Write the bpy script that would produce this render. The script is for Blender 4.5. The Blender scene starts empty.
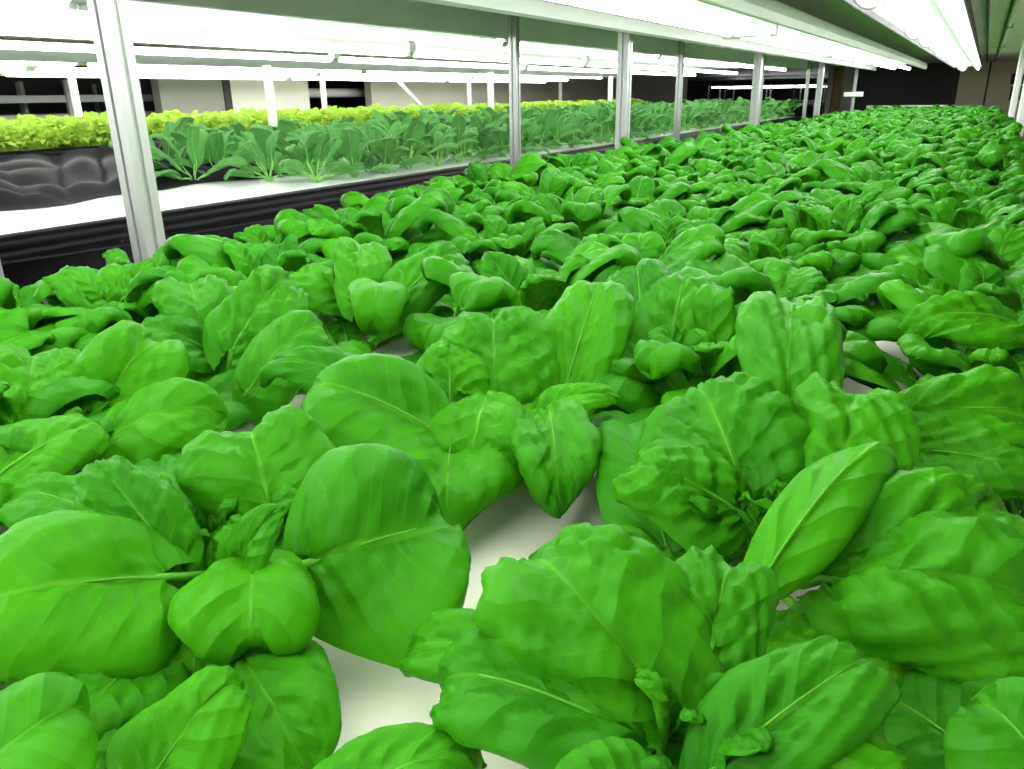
import bpy, math, random
import numpy as np
from mathutils import Matrix, Vector

# ------------------------------------------------------------------ camera, world, exposure
scene = bpy.context.scene
COL = scene.collection
Z0 = 1.30                      # height of the planting boards above the floor
H = 0.32                       # camera height above the boards
FOC = 785.0                    # focal length in pixels of the 1024 px wide frame
PCX, PCY = 512.0, 384.5
Yc = np.array([987 - PCX, -(88 - PCY), -FOC]); Yc /= np.linalg.norm(Yc)
Zc = -np.array([545 - PCX, -(2520 - PCY), -FOC]); Zc /= np.linalg.norm(Zc)
Zc -= Yc * Zc.dot(Yc); Zc /= np.linalg.norm(Zc)
Xc = np.cross(Yc, Zc)
ROT = np.array([Xc, Yc, Zc])   # camera axes -> room axes
CAM = np.array([0.0, 0.0, Z0 + H])
cam_data = bpy.data.cameras.new('camera')
cam_data.sensor_fit = 'HORIZONTAL'; cam_data.sensor_width = 36.0
cam_data.lens = FOC / 1024 * 36.0
cam_data.clip_start = 0.01; cam_data.clip_end = 100
cam = bpy.data.objects.new('camera', cam_data)
m4 = Matrix([list(ROT[0]) + [CAM[0]], list(ROT[1]) + [CAM[1]], list(ROT[2]) + [CAM[2]], [0, 0, 0, 1]])
cam.matrix_world = m4
COL.objects.link(cam)
scene.camera = cam
world = bpy.data.worlds.new('world'); scene.world = world
world.use_nodes = True
world.node_tree.nodes['Background'].inputs[0].default_value = (0.9, 1.0, 0.92, 1)
world.node_tree.nodes['Background'].inputs[1].default_value = 0.10
scene.view_settings.view_transform = 'Standard'
scene.view_settings.look = 'None'
scene.view_settings.exposure = 0.0
scene.view_settings.gamma = 1.0
scene.view_settings.use_curve_mapping = False
TUBE_POWER = 18.5              # radiance of the fluorescent tubes over the near bed
TUBE_POWER_SIDE = 17.0         # and over the two beds beyond the aisles

def at(px, py, z):
    """room point at height z above the boards that is seen at pixel px, py"""
    d = ROT @ np.array([px - PCX, -(py - PCY), -FOC])
    t = (z - H) / d[2]
    return np.array([0, 0, Z0 + H]) + t * d

# ------------------------------------------------------------------ materials
def new_mat(name):
    m = bpy.data.materials.new(name); m.use_nodes = True
    nt = m.node_tree
    return m, nt, nt.nodes['Principled BSDF'], nt.nodes['Material Output']

def math_node(nt, op, a, b=None, c=None, clamp=False):
    n = nt.nodes.new('ShaderNodeMath'); n.operation = op; n.use_clamp = clamp
    for i, v in enumerate((a, b, c)):
        if v is None: continue
        if isinstance(v, (int, float)): n.inputs[i].default_value = v
        else: nt.links.new(v, n.inputs[i])
    return n.outputs[0]

def ramp(nt, fac, lo, hi):
    n = nt.nodes.new('ShaderNodeMapRange'); n.interpolation_type = 'SMOOTHSTEP'
    nt.links.new(fac, n.inputs[0]); n.inputs[1].default_value = lo; n.inputs[2].default_value = hi
    return n.outputs[0]

def mix_col(nt, fac, a, b):
    n = nt.nodes.new('ShaderNodeMix'); n.data_type = 'RGBA'
    if isinstance(fac, (int, float)): n.inputs[0].default_value = fac
    else: nt.links.new(fac, n.inputs[0])
    for s, v in ((6, a), (7, b)):
        if isinstance(v, tuple): n.inputs[s].default_value = v + (1,)
        else: nt.links.new(v, n.inputs[s])
    return n.outputs[2]

def noise(nt, scale, detail=3, coord='Object', stretch=None):
    tc = nt.nodes.new('ShaderNodeTexCoord')
    src = tc.outputs[coord]
    if stretch:
        mp = nt.nodes.new('ShaderNodeMapping'); mp.inputs['Scale'].default_value = stretch
        nt.links.new(src, mp.inputs[0]); src = mp.outputs[0]
    n = nt.nodes.new('ShaderNodeTexNoise'); n.inputs['Scale'].default_value = scale
    n.inputs['Detail'].default_value = detail
    nt.links.new(src, n.inputs['Vector'])
    return n.outputs['Fac']

def plain(name, col, rough=0.5, metal=0.0, var=0.12, scale=6.0, bump=0.0, spec=0.5, stretch=None):
    m, nt, p, out = new_mat(name)
    f = noise(nt, scale, stretch=stretch)
    lo = tuple(c * (1 - var) for c in col); hi = tuple(min(1, c * (1 + var)) for c in col)
    nt.links.new(mix_col(nt, f, lo, hi), p.inputs['Base Color'])
    p.inputs['Roughness'].default_value = rough; p.inputs['Metallic'].default_value = metal
    p.inputs['Specular IOR Level'].default_value = spec
    if bump:
        b = nt.nodes.new('ShaderNodeBump'); b.inputs['Strength'].default_value = bump
        b.inputs['Distance'].default_value = 0.01
        nt.links.new(f, b.inputs['Height']); nt.links.new(b.outputs[0], p.inputs['Normal'])
    return m

def glow(name, col, strength):
    m, nt, p, out = new_mat(name)
    e = nt.nodes.new('ShaderNodeEmission'); e.inputs[0].default_value = col + (1,)
    e.inputs[1].default_value = strength
    nt.links.new(e.outputs[0], out.inputs[0])
    return m

def leaf_material(name, dark, light, vein, rough=0.42, trans=0.25, nveins=6.0, tcol=None, veinamt=0.55):
    m, nt, p, out = new_mat(name)
    uv = nt.nodes.new('ShaderNodeUVMap'); uv.uv_map = 'UVMap'
    sep = nt.nodes.new('ShaderNodeSeparateXYZ'); nt.links.new(uv.outputs[0], sep.inputs[0])
    u, v = sep.outputs[0], sep.outputs[1]
    av = math_node(nt, 'ABSOLUTE', math_node(nt, 'MULTIPLY_ADD', v, 2.0, -1.0))
    # midrib: thins towards the tip
    wid = math_node(nt, 'MULTIPLY_ADD', u, -0.035, 0.045)
    mid = ramp(nt, math_node(nt, 'SUBTRACT', wid, av), -0.012, 0.012)
    # side veins that run forward from the midrib
    ph = math_node(nt, 'MULTIPLY', math_node(nt, 'MULTIPLY_ADD', av, -0.33, u), nveins)
    fr = math_node(nt, 'ABSOLUTE', math_node(nt, 'SUBTRACT', math_node(nt, 'FRACT', math_node(nt, 'ADD', ph, 20.5)), 0.5))
    side = math_node(nt, 'SUBTRACT', 1.0, ramp(nt, fr, 0.0, 0.075))
    side = math_node(nt, 'MULTIPLY', side, math_node(nt, 'SUBTRACT', 1.0, ramp(nt, av, 0.35, 0.95)))
    side = math_node(nt, 'MULTIPLY', side, 0.35)
    vm = math_node(nt, 'MULTIPLY', math_node(nt, 'MAXIMUM', mid, side), veinamt)
    oi = nt.nodes.new('ShaderNodeObjectInfo')
    n1 = noise(nt, 9.0, 2)
    f = math_node(nt, 'MULTIPLY_ADD', oi.outputs['Random'], 0.34, math_node(nt, 'MULTIPLY_ADD', n1, 0.9, -0.08), clamp=True)
    base = mix_col(nt, f, dark, light)
    col = mix_col(nt, vm, base, vein)
    nt.links.new(col, p.inputs['Base Color'])
    p.inputs['Roughness'].default_value = rough
    p.inputs['Specular IOR Level'].default_value = 0.07
    n2 = noise(nt, 150.0, 2)
    b = nt.nodes.new('ShaderNodeBump'); b.inputs['Strength'].default_value = 0.25; b.inputs['Distance'].default_value = 0.002
    hgt = math_node(nt, 'MULTIPLY_ADD', vm, -0.8, n2)
    nt.links.new(hgt, b.inputs['Height'])
    # blade puffed up between the veins
    ph2 = math_node(nt, 'MULTIPLY_ADD', noise(nt, 22.0, 1), 1.2, ph)
    f2 = math_node(nt, 'ABSOLUTE', math_node(nt, 'SUBTRACT', math_node(nt, 'FRACT', math_node(nt, 'ADD', ph2, 20.5)), 0.5))
    puff = math_node(nt, 'SINE', math_node(nt, 'MULTIPLY', f2, math.pi))
    puff = math_node(nt, 'MULTIPLY', puff, ramp(nt, av, 0.0, 0.12))
    puff = math_node(nt, 'MULTIPLY', puff, math_node(nt, 'SUBTRACT', 1.15, ramp(nt, av, 0.5, 1.0)))
    puff = math_node(nt, 'MULTIPLY_ADD', noise(nt, 48.0, 2), 1.8, puff)
    b2 = nt.nodes.new('ShaderNodeBump'); b2.inputs['Strength'].default_value = 0.45; b2.inputs['Distance'].default_value = 0.003
    nt.links.new(puff, b2.inputs['Height']); nt.links.new(b.outputs[0], b2.inputs['Normal'])
    nt.links.new(b2.outputs[0], p.inputs['Normal'])
    tr = nt.nodes.new('ShaderNodeBsdfTranslucent')
    nt.links.new(mix_col(nt, 0.35, col, tcol or vein), tr.inputs[0])
    mx = nt.nodes.new('ShaderNodeMixShader'); mx.inputs[0].default_value = trans
    nt.links.new(p.outputs[0], mx.inputs[1]); nt.links.new(tr.outputs[0], mx.inputs[2])
    nt.links.new(mx.outputs[0], out.inputs[0])
    return m

M = {}
M['leaf'] = leaf_material('glossy_green_leaf', (0.009, 0.120, 0.006), (0.048, 0.280, 0.002), (0.12, 0.40, 0.02), trans=0.10, rough=0.42, veinamt=0.28)
M['stalk'] = plain('pale_green_stalk', (0.085, 0.33, 0.025), 0.5, spec=0.1, var=0.2, scale=40)
M['spinach'] = leaf_material('grey_green_leaf', (0.035, 0.20, 0.04), (0.125, 0.37, 0.075), (0.30, 0.54, 0.20), rough=0.4, trans=0.2, nveins=8)
M['spinach_stalk'] = plain('light_green_stalk', (0.24, 0.58, 0.12), 0.4, var=0.15, scale=30)
M['lettuce'] = leaf_material('yellow_green_leaf', (0.36, 0.60, 0.05), (0.52, 0.74, 0.10), (0.62, 0.78, 0.22), rough=0.5, trans=0.3)
M['board'] = plain('white_foam_board', (0.72, 0.75, 0.60), 0.55, var=0.04, scale=12)
M['film'] = plain('white_reflective_film', (0.86, 0.87, 0.87), 0.28, var=0.05, scale=5, bump=0.5)
M['liner'] = plain('black_plastic_liner', (0.004, 0.004, 0.0045), 0.36, var=0.3, scale=7, bump=0.4, spec=0.10)
M['sheet'] = plain('crumpled_black_film', (0.015, 0.015, 0.017), 0.45, var=0.3, scale=6, bump=0.5, spec=0.015)
M['alu'] = plain('brushed_aluminium', (0.42, 0.45, 0.43), 0.38, metal=0.55, var=0.06, scale=3, stretch=(40, 40, 1))
M['rail'] = plain('pale_painted_steel', (0.72, 0.75, 0.72), 0.4, var=0.06)
M['rim'] = plain('pale_lamp_rim', (0.60, 0.66, 0.60), 0.4, var=0.05)
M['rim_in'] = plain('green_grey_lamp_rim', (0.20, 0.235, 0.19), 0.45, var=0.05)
M['greyrim'] = plain('grey_lamp_housing', (0.74, 0.78, 0.75), 0.5, var=0.08)
M['reflector'] = plain('white_lamp_reflector', (0.90, 0.91, 0.90), 0.45, var=0.02)
M['bracket'] = plain('grey_bracket', (0.35, 0.40, 0.35), 0.45, var=0.1)
M['black'] = plain('matt_black', (0.01, 0.01, 0.01), 0.6)
M['ceiling'] = plain('dull_metal_ceiling', (0.82, 0.83, 0.78), 0.40, metal=0.1, var=0.18, scale=2.0, bump=0.3, stretch=(2, 1, 1))
M['beige'] = plain('beige_wall', (0.88, 0.80, 0.55), 0.7, var=0.05, scale=1.5)
M['olive'] = plain('olive_grey_wall', (0.62, 0.60, 0.50), 0.7, var=0.06, scale=1.2)
M['cream'] = plain('cream_panel', (0.95, 0.94, 0.80), 0.6, var=0.03, scale=1.0)
M['greypanel'] = plain('grey_panel', (0.36, 0.37, 0.31), 0.6, var=0.04, scale=1.0)
M['dark'] = plain('dark_brown_wall', (0.055, 0.052, 0.050), 0.7, var=0.2, scale=1.5)
M['wood'] = plain('ochre_wood', (0.25, 0.17, 0.05), 0.5, var=0.2, scale=3, stretch=(8, 8, 1))
M['floor'] = plain('dark_concrete_floor', (0.10, 0.10, 0.095), 0.6, var=0.2, scale=3)
M['steel'] = plain('grey_steel', (0.30, 0.31, 0.31), 0.5, var=0.1)
M['tube'] = glow('lit_fluorescent_tube', (1.0, 1.0, 0.97), TUBE_POWER)
M['tube_side'] = glow('lit_fluorescent_tube_far', (1.0, 1.0, 0.98), TUBE_POWER_SIDE)
M['tube_far'] = glow('lit_distant_tube', (0.95, 1.0, 1.0), 6.0)
M['cap'] = plain('tube_cap', (0.62, 0.68, 0.60), 0.4)

# ------------------------------------------------------------------ mesh helpers
class MB:
    def __init__(s): s.v = []; s.f = []; s.mi = []; s.uv = []; s.sm = []
    def add(s, verts, faces, mi=0, uvs=None, smooth=False):
        o = len(s.v); s.v += [tuple(map(float, p)) for p in verts]
        s.uv += ([tuple(q) for q in uvs] if uvs is not None else [(0.5, 0.5)] * len(verts))
        for f in faces: s.f.append(tuple(i + o for i in f)); s.mi.append(mi); s.sm.append(smooth)
    def box(s, a, b, mi=0, bevel=0.0):
        x0, y0, z0 = a; x1, y1, z1 = b
        c = min(bevel, 0.45 * min(x1 - x0, y1 - y0, z1 - z0))
        if c <= 0:
            vs = [(x, y, z) for z in (z0, z1) for y in (y0, y1) for x in (x0, x1)]
            s.add(vs, [(0, 2, 3, 1), (4, 5, 7, 6), (0, 1, 5, 4), (2, 6, 7, 3), (0, 4, 6, 2), (1, 3, 7, 5)], mi)
            return
        # chamfered along its long edges (octagonal section along the longest axis) 
        d = [x1 - x0, y1 - y0, z1 - z0]; ax = d.index(max(d)); o = [i for i in range(3) if i != ax]
        lo = a; hi = b
        sec = [(lo[o[0]] + c, lo[o[1]]), (hi[o[0]] - c, lo[o[1]]), (hi[o[0]], lo[o[1]] + c), (hi[o[0]], hi[o[1]] - c),
               (hi[o[0]] - c, hi[o[1]]), (lo[o[0]] + c, hi[o[1]]), (lo[o[0]], hi[o[1]] - c), (lo[o[0]], lo[o[1]] + c)]
        vs = []
        for e in (lo[ax], hi[ax]):
            for p in sec:
                q = [0, 0, 0]; q[ax] = e; q[o[0]] = p[0]; q[o[1]] = p[1]; vs.append(tuple(q))
        fs = [(i, (i + 1) % 8, 8 + (i + 1) % 8, 8 + i) for i in range(8)] + [tuple(range(7, -1, -1)), tuple(range(8, 16))]
        s.add(vs, fs, mi)
    def tube(s, pts, radii, n=8, mi=0, flat=1.0, up=None, caps=True):
        pts = np.asarray(pts, float); k = len(pts)
        if np.isscalar(radii): radii = [radii] * k
        T = np.gradient(pts, axis=0); T /= np.linalg.norm(T, axis=1)[:, None] + 1e-12
        ref = np.array(up if up is not None else ((0, 0, 1) if abs(T[0][2]) < 0.9 else (1, 0, 0)), float)
        vs = []
        for i in range(k):
            sd = np.cross(T[i], ref); nn = np.linalg.norm(sd)
            sd = sd / nn if nn > 1e-6 else np.array([1.0, 0, 0])
            nr = np.cross(sd, T[i]); ref = nr
            for j in range(n):
                a = 2 * math.pi * j / n
                vs.append(pts[i] + radii[i] * (math.cos(a) * sd + flat * math.sin(a) * nr))
        fs = [(i * n + j, i * n + (j + 1) % n, (i + 1) * n + (j + 1) % n, (i + 1) * n + j) for i in range(k - 1) for j in range(n)]
        if caps: fs += [tuple(range(n - 1, -1, -1)), tuple((k - 1) * n + j for j in range(n))]
        s.add(vs, fs, mi, smooth=True)
    def grid(s, P, UV=None, mi=0):
        nu, nv = P.shape[0], P.shape[1]
        fs = [(i * nv + j, (i + 1) * nv + j, (i + 1) * nv + j + 1, i * nv + j + 1) for i in range(nu - 1) for j in range(nv - 1)]
        s.add(P.reshape(-1, 3), fs, mi, None if UV is None else UV.reshape(-1, 2), smooth=True)
    def mesh(s, name, mats):
        me = bpy.data.meshes.new(name); me.from_pydata(s.v, [], s.f)
        for m in mats: me.materials.append(m)
        me.polygons.foreach_set('material_index', s.mi)
        me.polygons.foreach_set('use_smooth', s.sm)
        ul = me.uv_layers.new(name='UVMap')
        vi = np.zeros(len(me.loops), dtype=np.int32); me.loops.foreach_get('vertex_index', vi)
        ul.data.foreach_set('uv', np.array(s.uv, dtype=np.float32)[vi].ravel())
        me.update()
        return me
    def build(s, name, mats, parent=None, loc=None):
        if not isinstance(mats, (list, tuple)): mats = [mats]
        o = bpy.data.objects.new(name, s.mesh(name, mats)); COL.objects.link(o)
        if loc is not None: o.location = loc
        if parent is not None: o.parent = parent
        return o

def tag(o, label=None, cat=None, group=None, kind=None):
    if label: o['label'] = label
    if cat: o['category'] = cat
    if group: o['group'] = group
    if kind: o['kind'] = kind
    return o

def empty(name, loc=(0, 0, 0)):
    o = bpy.data.objects.new(name, None); o.empty_display_size = 0.05
    COL.objects.link(o); o.location = loc
    return o

def structure(name, mb, mat):
    return tag(mb.build(name, mat), kind='structure')

def copy_tree(root, children):
    r = root.copy(); COL.objects.link(r)
    for ch, subs in children:
        c = ch.copy(); COL.objects.link(c); c.parent = r
        for g in subs:
            d = g.copy(); COL.objects.link(d); d.parent = c
    return r

ORD = ['first', 'second', 'third', 'fourth', 'fifth', 'sixth', 'seventh', 'eighth', 'ninth', 'tenth', 'eleventh', 'twelfth', 'thirteenth', 'fourteenth']
def smooth(x):
    x = np.clip(x, 0, 1); return x * x * (3 - 2 * x)
def unit(v):
    v = np.asarray(v, float); return v / (np.linalg.norm(v) + 1e-12)

# ------------------------------------------------------------------ the room
CZ = Z0 + 0.72                 # ceiling
YB, YF = 15.6, -4.2            # far wall, wall behind the camera
XL, XR = -6.45, 0.62
b = MB(); b.box((-9.2, YF - 0.1, -0.1), (XR + 0.1, 33, 0)); structure('floor', b, M['floor'])
b = MB(); b.box((-9.2, YF - 0.1, CZ), (XR + 0.1, 33, CZ + 0.1)); structure('ceiling', b, M['ceiling'])
b = MB(); b.box((XR, YF - 0.1, 0), (XR + 0.1, 33, CZ)); structure('wall_right', b, M['olive'])
b = MB(); b.box((-9.2, YF - 0.1, 0), (XR, YF, CZ)); structure('wall_near', b, M['olive'])
b = MB(); b.box((-9.3, YF - 0.1, 0), (-9.2, 33, CZ)); structure('wall_far_left', b, M['dark'])
b = MB(); b.box((-9.2, 32.9, 0), (XR, 33, CZ)); structure('wall_far', b, M['dark'])
b = MB(); b.box((-0.42, YB, 0), (XR, YB + 0.1, CZ)); structure('wall_back', b, M['beige'])
b = MB(); b.box((-2.02, YB + 0.02, 0), (-0.42, YB + 0.1, CZ)); structure('wall_back_dark', b, M['dark'])
b = MB(); b.box((-2.45, YB - 0.04, 0), (-2.36, YB + 0.1, CZ)); b.box((-2.2, YB - 0.04, 0), (-2.02, YB + 0.1, CZ)); structure('trim_1', b, M['greypanel'])
b = MB(); b.box((-2.36, YB + 0.03, 0), (-2.2, YB + 0.1, CZ)); structure('door_1', b, M['wood'])
b = MB(); b.box((-0.02, YB - 0.02, 0), (0.005, YB, CZ)); structure('trim_2', b, M['dark'])
b = MB(); b.box((XL - 0.1, 7.95, 0), (XL, 20.2, CZ)); structure('wall_left', b, M['olive'])
b = MB(); b.box((XL - 0.1, 4.98, 0), (XL, 5.70, CZ)); structure('wall_left_grey', b, M['greypanel'])
b = MB(); b.box((XL - 0.09, 5.78, 0), (XL + 0.01, 6.87, CZ)); structure('door_2', b, M['cream'])
b = MB(); b.box((XL - 0.1, 5.70, 0), (XL + 0.02, 5.78, CZ)); structure('trim_3', b, M['dark'])
# grooves of the ceiling sheet right of the lamps
b = MB()
b.box((0.035, YF, CZ - 0.012), (0.045, YB, CZ)); b.box((-0.07, YF, CZ - 0.02), (-0.055, YB, CZ)); structure('trim_4', b, M['dark'])
t = tag(empty('switch_box', (0.42, YB, Z0 + 0.25)), 'small dark box high on the beige far wall at the right', 'box')
b = MB(); b.box((-0.11, -0.10, 0.12), (0.11, 0, 0.28), bevel=0.01); b.build('housing', M['black'], t)
b = MB(); b.box((-0.09, -0.08, -0.12), (0.08, 0, 0.09), bevel=0.01); b.build('cover', M['dark'], t)

# ------------------------------------------------------------------ posts
def post(x, y, wx, wy, z1, label, slots=True, mat='alu', z0=0.0, group='aluminium posts of the racks'):
    t = tag(empty('rack_post', (x, y, 0)), label, 'post', group)
    b = MB()
    # slotted extrusion section
    hx, hy = wx / 2, wy / 2; g = 0.005; d = 0.006
    if slots:
        sec = [(-hx, -hy), (-g * .8, -hy), (-g * .8, -hy + d), (g * .8, -hy + d), (g * .8, -hy), (hx, -hy),
               (hx, -g), (hx - d, -g), (hx - d, g), (hx, g), (hx, hy), (g * .8, hy), (g * .8, hy - d), (-g * .8, hy - d), (-g * .8, hy), (-hx, hy),
               (-hx, g), (-hx + d, g), (-hx + d, -g), (-hx, -g)]
    else:
        c = min(hx, hy) * 0.4
        sec = [(-hx + c, -hy), (hx - c, -hy), (hx, -hy + c), (hx, hy - c), (hx - c, hy), (-hx + c, hy), (-hx, hy - c), (-hx, -hy + c)]
    n = len(sec)
    vs = [(p[0], p[1], z) for z in (z0 + 0.012, z1) for p in sec]
    b.add(vs, [(i, (i + 1) % n, n + (i + 1) % n, n + i) for i in range(n)] + [tuple(range(n - 1, -1, -1)), tuple(range(n, 2 * n))])
    b.build('upright', M[mat], t)
    b = MB(); b.box((-hx - 0.02, -hy - 0.02, z0), (hx + 0.02, hy + 0.02, z0 + 0.012)); b.build('foot_plate', M['steel'], t)
    return t

FR = [-1.53, 0.97, 3.48, 5.93, 8.46, 10.93]
near_lab = ['', 'wide slotted aluminium post at the left, nearest to the camera', 'bright aluminium post along the near bed, second from the camera',
            'bright aluminium post along the near bed, third from the camera', 'thick pale post along the near bed, fourth from the camera',
            'thin post with a white clamp near the far end of the bed']
posts_near = []
for i, y in enumerate(FR):
    if i == 0: continue
    w = (0, .046, .05, .05, .05, .034)[i]
    t = post(-1.40, y + (0.03 if i == 1 else 0), w, w, CZ, near_lab[i]); posts_near.append(t)
    if i == 5:
        b = MB(); b.box((-0.11, -0.045, Z0 + 0.245), (0.11, -0.027, Z0 + 0.30), bevel=0.006); b.build('clamp', M['reflector'], t)
b2_lab = ['', 'grey post cut by the left edge of the photo', 'slim post at the front of the middle bed, right of the nearest wide post',
          'slim post at the front of the middle bed, second from the camera', 'slim post at the front of the middle bed, half hidden behind a thick post',
          'slim post at the front of the middle bed, farthest down the aisle']
for i, y in enumerate(FR):
    if i == 0: continue
    post(-1.955, y, 0.04, 0.04, CZ, b2_lab[i])
b3_lab = ['', '', 'white post behind the middle bed, in front of the cream door', 'white post behind the middle bed, left of the tall slim post',
          'white post behind the middle bed, seen over the grey wall']
for i, y in enumerate(FR):
    if i in (2, 3, 4): post(-3.56, y, 0.045, 0.045, Z0 + 0.5, b3_lab[i], slots=False, mat='rail')
b4_lab = ['', '', 'white post beyond the lettuce, left of the cream door', 'white post beyond the lettuce at the dark opening',
          'thin white post beyond the lettuce on the grey wall, left one', 'thin white post beyond the lettuce on the grey wall, right one']
for i, y in enumerate(FR):
    if i >= 2: post(-5.38, y, 0.045, 0.045, Z0 + 0.5, b4_lab[i], slots=False, mat='rail')
t = tag(empty('brace_bar', (-5.38, 7.55, Z0)), 'slanted white brace leaning beside the post over the lettuce', 'brace')
b = MB(); b.tube([(0, -0.5, 0.5), (0, 0.35, -0.05)], 0.02, 8); b.build('bar', M['rail'], t)
post(0.215, 6.02, 0.05, 0.05, CZ, 'white post at the right edge of the photo, the nearer one', slots=False, mat='rail')
post(0.215, 8.1, 0.05, 0.05, CZ, 'white post at the right edge of the photo, the farther one', slots=False, mat='rail')

# ------------------------------------------------------------------ grow beds
rng = np.random.default_rng(5)
def liner_sheet(x, y0, y1, ztop, zbot, out, amp, seed, posts=()):
    """draped plastic skirt: rolled lip, then a ridge, then wavy folds down"""
    r = np.random.default_rng(seed)
    ny = int((y1 - y0) / 0.05); ys = np.linspace(y0, y1, ny)
    prof = [(-0.045, 0.004), (-0.03, 0.012), (-0.012, 0.014), (0.0, 0.006), (0.006, -0.008), (0.004, -0.022), (0.0, -0.034), (0.007, -0.040), (0.012, -0.046),
            (0.010, -0.054), (0.003, -0.07), (0.002, -0.11), (0.008, -0.17), (0.01, -0.26), (0.006, -0.4), (0.0, -0.6), (0.0, ztop - zbot and -(ztop - zbot))]
    ph = r.uniform(0, 6.28, 8); fq = r.uniform(2, 9, 8)
    P = np.zeros((ny, len(prof), 3))
    for j, (dx, dz) in enumerate(prof):
        k = smooth(np.array((-dz) / 0.12))
        w = sum(np.sin(fq[i] * ys + ph[i] + 3 * dz * (i % 3)) for i in range(5)) / 5 * amp * k
        sag = np.zeros(ny); pull = np.zeros(ny)
        for k2 in range(len(posts) - 1):
            s = np.clip((ys - posts[k2]) / (posts[k2 + 1] - posts[k2]), 0, 1)
            sag += 0.030 * np.sin(np.pi * s) ** 0.7 * (s > 0) * (s < 1) * (1 if dz < -0.03 else 0.0)
            pull += 0.05 * np.sin(np.pi * s) ** 0.5 * (s > 0) * (s < 1)
        P[:, j, 0] = x + out * (dx * 1.0 + w + (pull * k if len(posts) else 0))
        P[:, j, 1] = ys
        P[:, j, 2] = ztop + dz - sag * (0.35 if dz < -0.03 else 0)
    return P

def grow_bed(label, x0, x1, y0, y1, zt, posts=(), rail_side=None, rail2=None):
    t = tag(empty('grow_bed', ((x0 + x1) / 2, y0, 0)), label, 'grow bed', 'hydroponic grow beds')
    ox, oy = -(x0 + x1) / 2, -y0
    b = MB()
    for x, o, ps in ((x1, 1, posts), (x0, -1, ())):
        P = liner_sheet(x, y0, y1, zt, 0.3, o, 0.02, int(abs(x) * 100), ps)
        P[:, :, 0] += ox; P[:, :, 1] += oy
        b.grid(P)
    # end walls and the tub floor under the board
    for y in (y0, y1): b.box((x0 + ox, y - 0.01 + oy, 0.3), (x1 + ox, y + 0.01 + oy, zt))
    b.box((x0 + ox, oy + y0, zt - 0.14), (x1 + ox, oy + y1, zt - 0.12))
    b.build('liner', M['liner'], t)
    for y in np.arange(y0 + 0.15, y1, (y1 - y0 - 0.3) / 5.001):
        for x in (x0 + 0.1, x1 - 0.1):
            b = MB(); b.box((x + ox - 0.025, y + oy - 0.025, 0), (x + ox + 0.025, y + oy + 0.025, zt - 0.14), bevel=0.005); b.build('leg', M['steel'], t)
    for xr in ([rail_side] if rail_side else []) + ([rail2] if rail2 else []):
        b = MB(); b.box((xr + ox - 0.006, oy + y0, zt - 0.004), (xr + ox + 0.006, oy + y1, zt + 0.012), bevel=0.004); b.build('edge_rail', M['rail'], t)
    return t

B1X0, B1X1, B1Y0, B1Y1 = -1.352, 0.20, -1.6, 12.3
grow_bed('long near grow bed filled with broad bright green plants', B1X0, B1X1, B1Y0, B1Y1, Z0 + 0.01, rail_side=B1X0 - 0.012, rail2=B1X1 + 0.012)
B2X0, B2X1, B2Y0, B2Y1 = -3.50, -2.06, -1.6, 11.9
grow_bed('middle grow bed with black plastic liner, partly empty white board', B2X0, B2X1, B2Y0, B2Y1, Z0 + 0.0, posts=FR)
B3X0, B3X1, B3Y0, B3Y1 = -5.32, -4.12, -1.6, 11.4
grow_bed('far grow bed with black liner holding the yellow lettuce', B3X0, B3X1, B3Y0, B3Y1, Z0 + 0.085)

def board(label, x0, x1, y0, y1, z, mat, holes=()):
    t = MB(); t.box((x0, y0, z - 0.03), (x1, y1, z), bevel=0.004)
    return tag(t.build('planting_board', mat), label, 'board', 'foam planting boards')
board('white foam board seen between the near green plants', B1X0 + 0.05, B1X1 - 0.05, B1Y0 + 0.03, B1Y1 - 0.03, Z0, M['board'])
board('bright white board under the grey green plants of the middle bed', B2X0 + 0.05, B2X1 - 0.045, B2Y0 + 0.03, B2Y1 - 0.03, Z0 - 0.006, M['film'])
board('pale board under the yellow lettuce of the far bed', B3X0 + 0.05, B3X1 - 0.05, B3Y0 + 0.03, B3Y1 - 0.03, Z0 + 0.075, M['board'])

# crumpled plastic sheet along the back of the empty part of the middle bed
r = np.random.default_rng(11)
ys = np.linspace(0.6, 2.75, 160); xs = np.linspace(-3.50, -2.72, 44)
P = np.zeros((160, 44, 3))
for i, y in enumerate(ys):
    for j, x in enumerate(xs):
        s = j / 43
        ridge = 0.5 + 0.5 * math.sin(7.3 * y + 2.2 * math.sin(3.1 * x + y)) * math.sin(11 * x + 1.7 * y)
        fold = abs(math.sin(9.0 * y + 5 * math.sin(2 * y) + 6 * x)) ** 3
        z = 0.016 + 0.035 * ridge * (0.25 + s * 0 + (1 - s)) + 0.03 * fold * (1 - 0.5 * s) + 0.05 * (1 - s) ** 2
        z += 0.020 * abs(math.sin(9 * y + 3 * math.sin(4 * x + 3 * y))) + 0.014 * abs(math.sin(11 * x + 3 * math.sin(6 * y)))
        z *= smooth((1 - s) * 6) ; e = 0.05 * math.sin(5 * y) + 0.03 * math.sin(13 * y)
        P[i, j] = (x + e * s, y, Z0 - 0.004 + max(0.0, z))
b = MB(); b.grid(P)
tag(b.build('plastic_sheet', M['sheet']), 'crumpled black plastic sheet on the empty end of the middle bed', 'plastic sheet')

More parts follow.
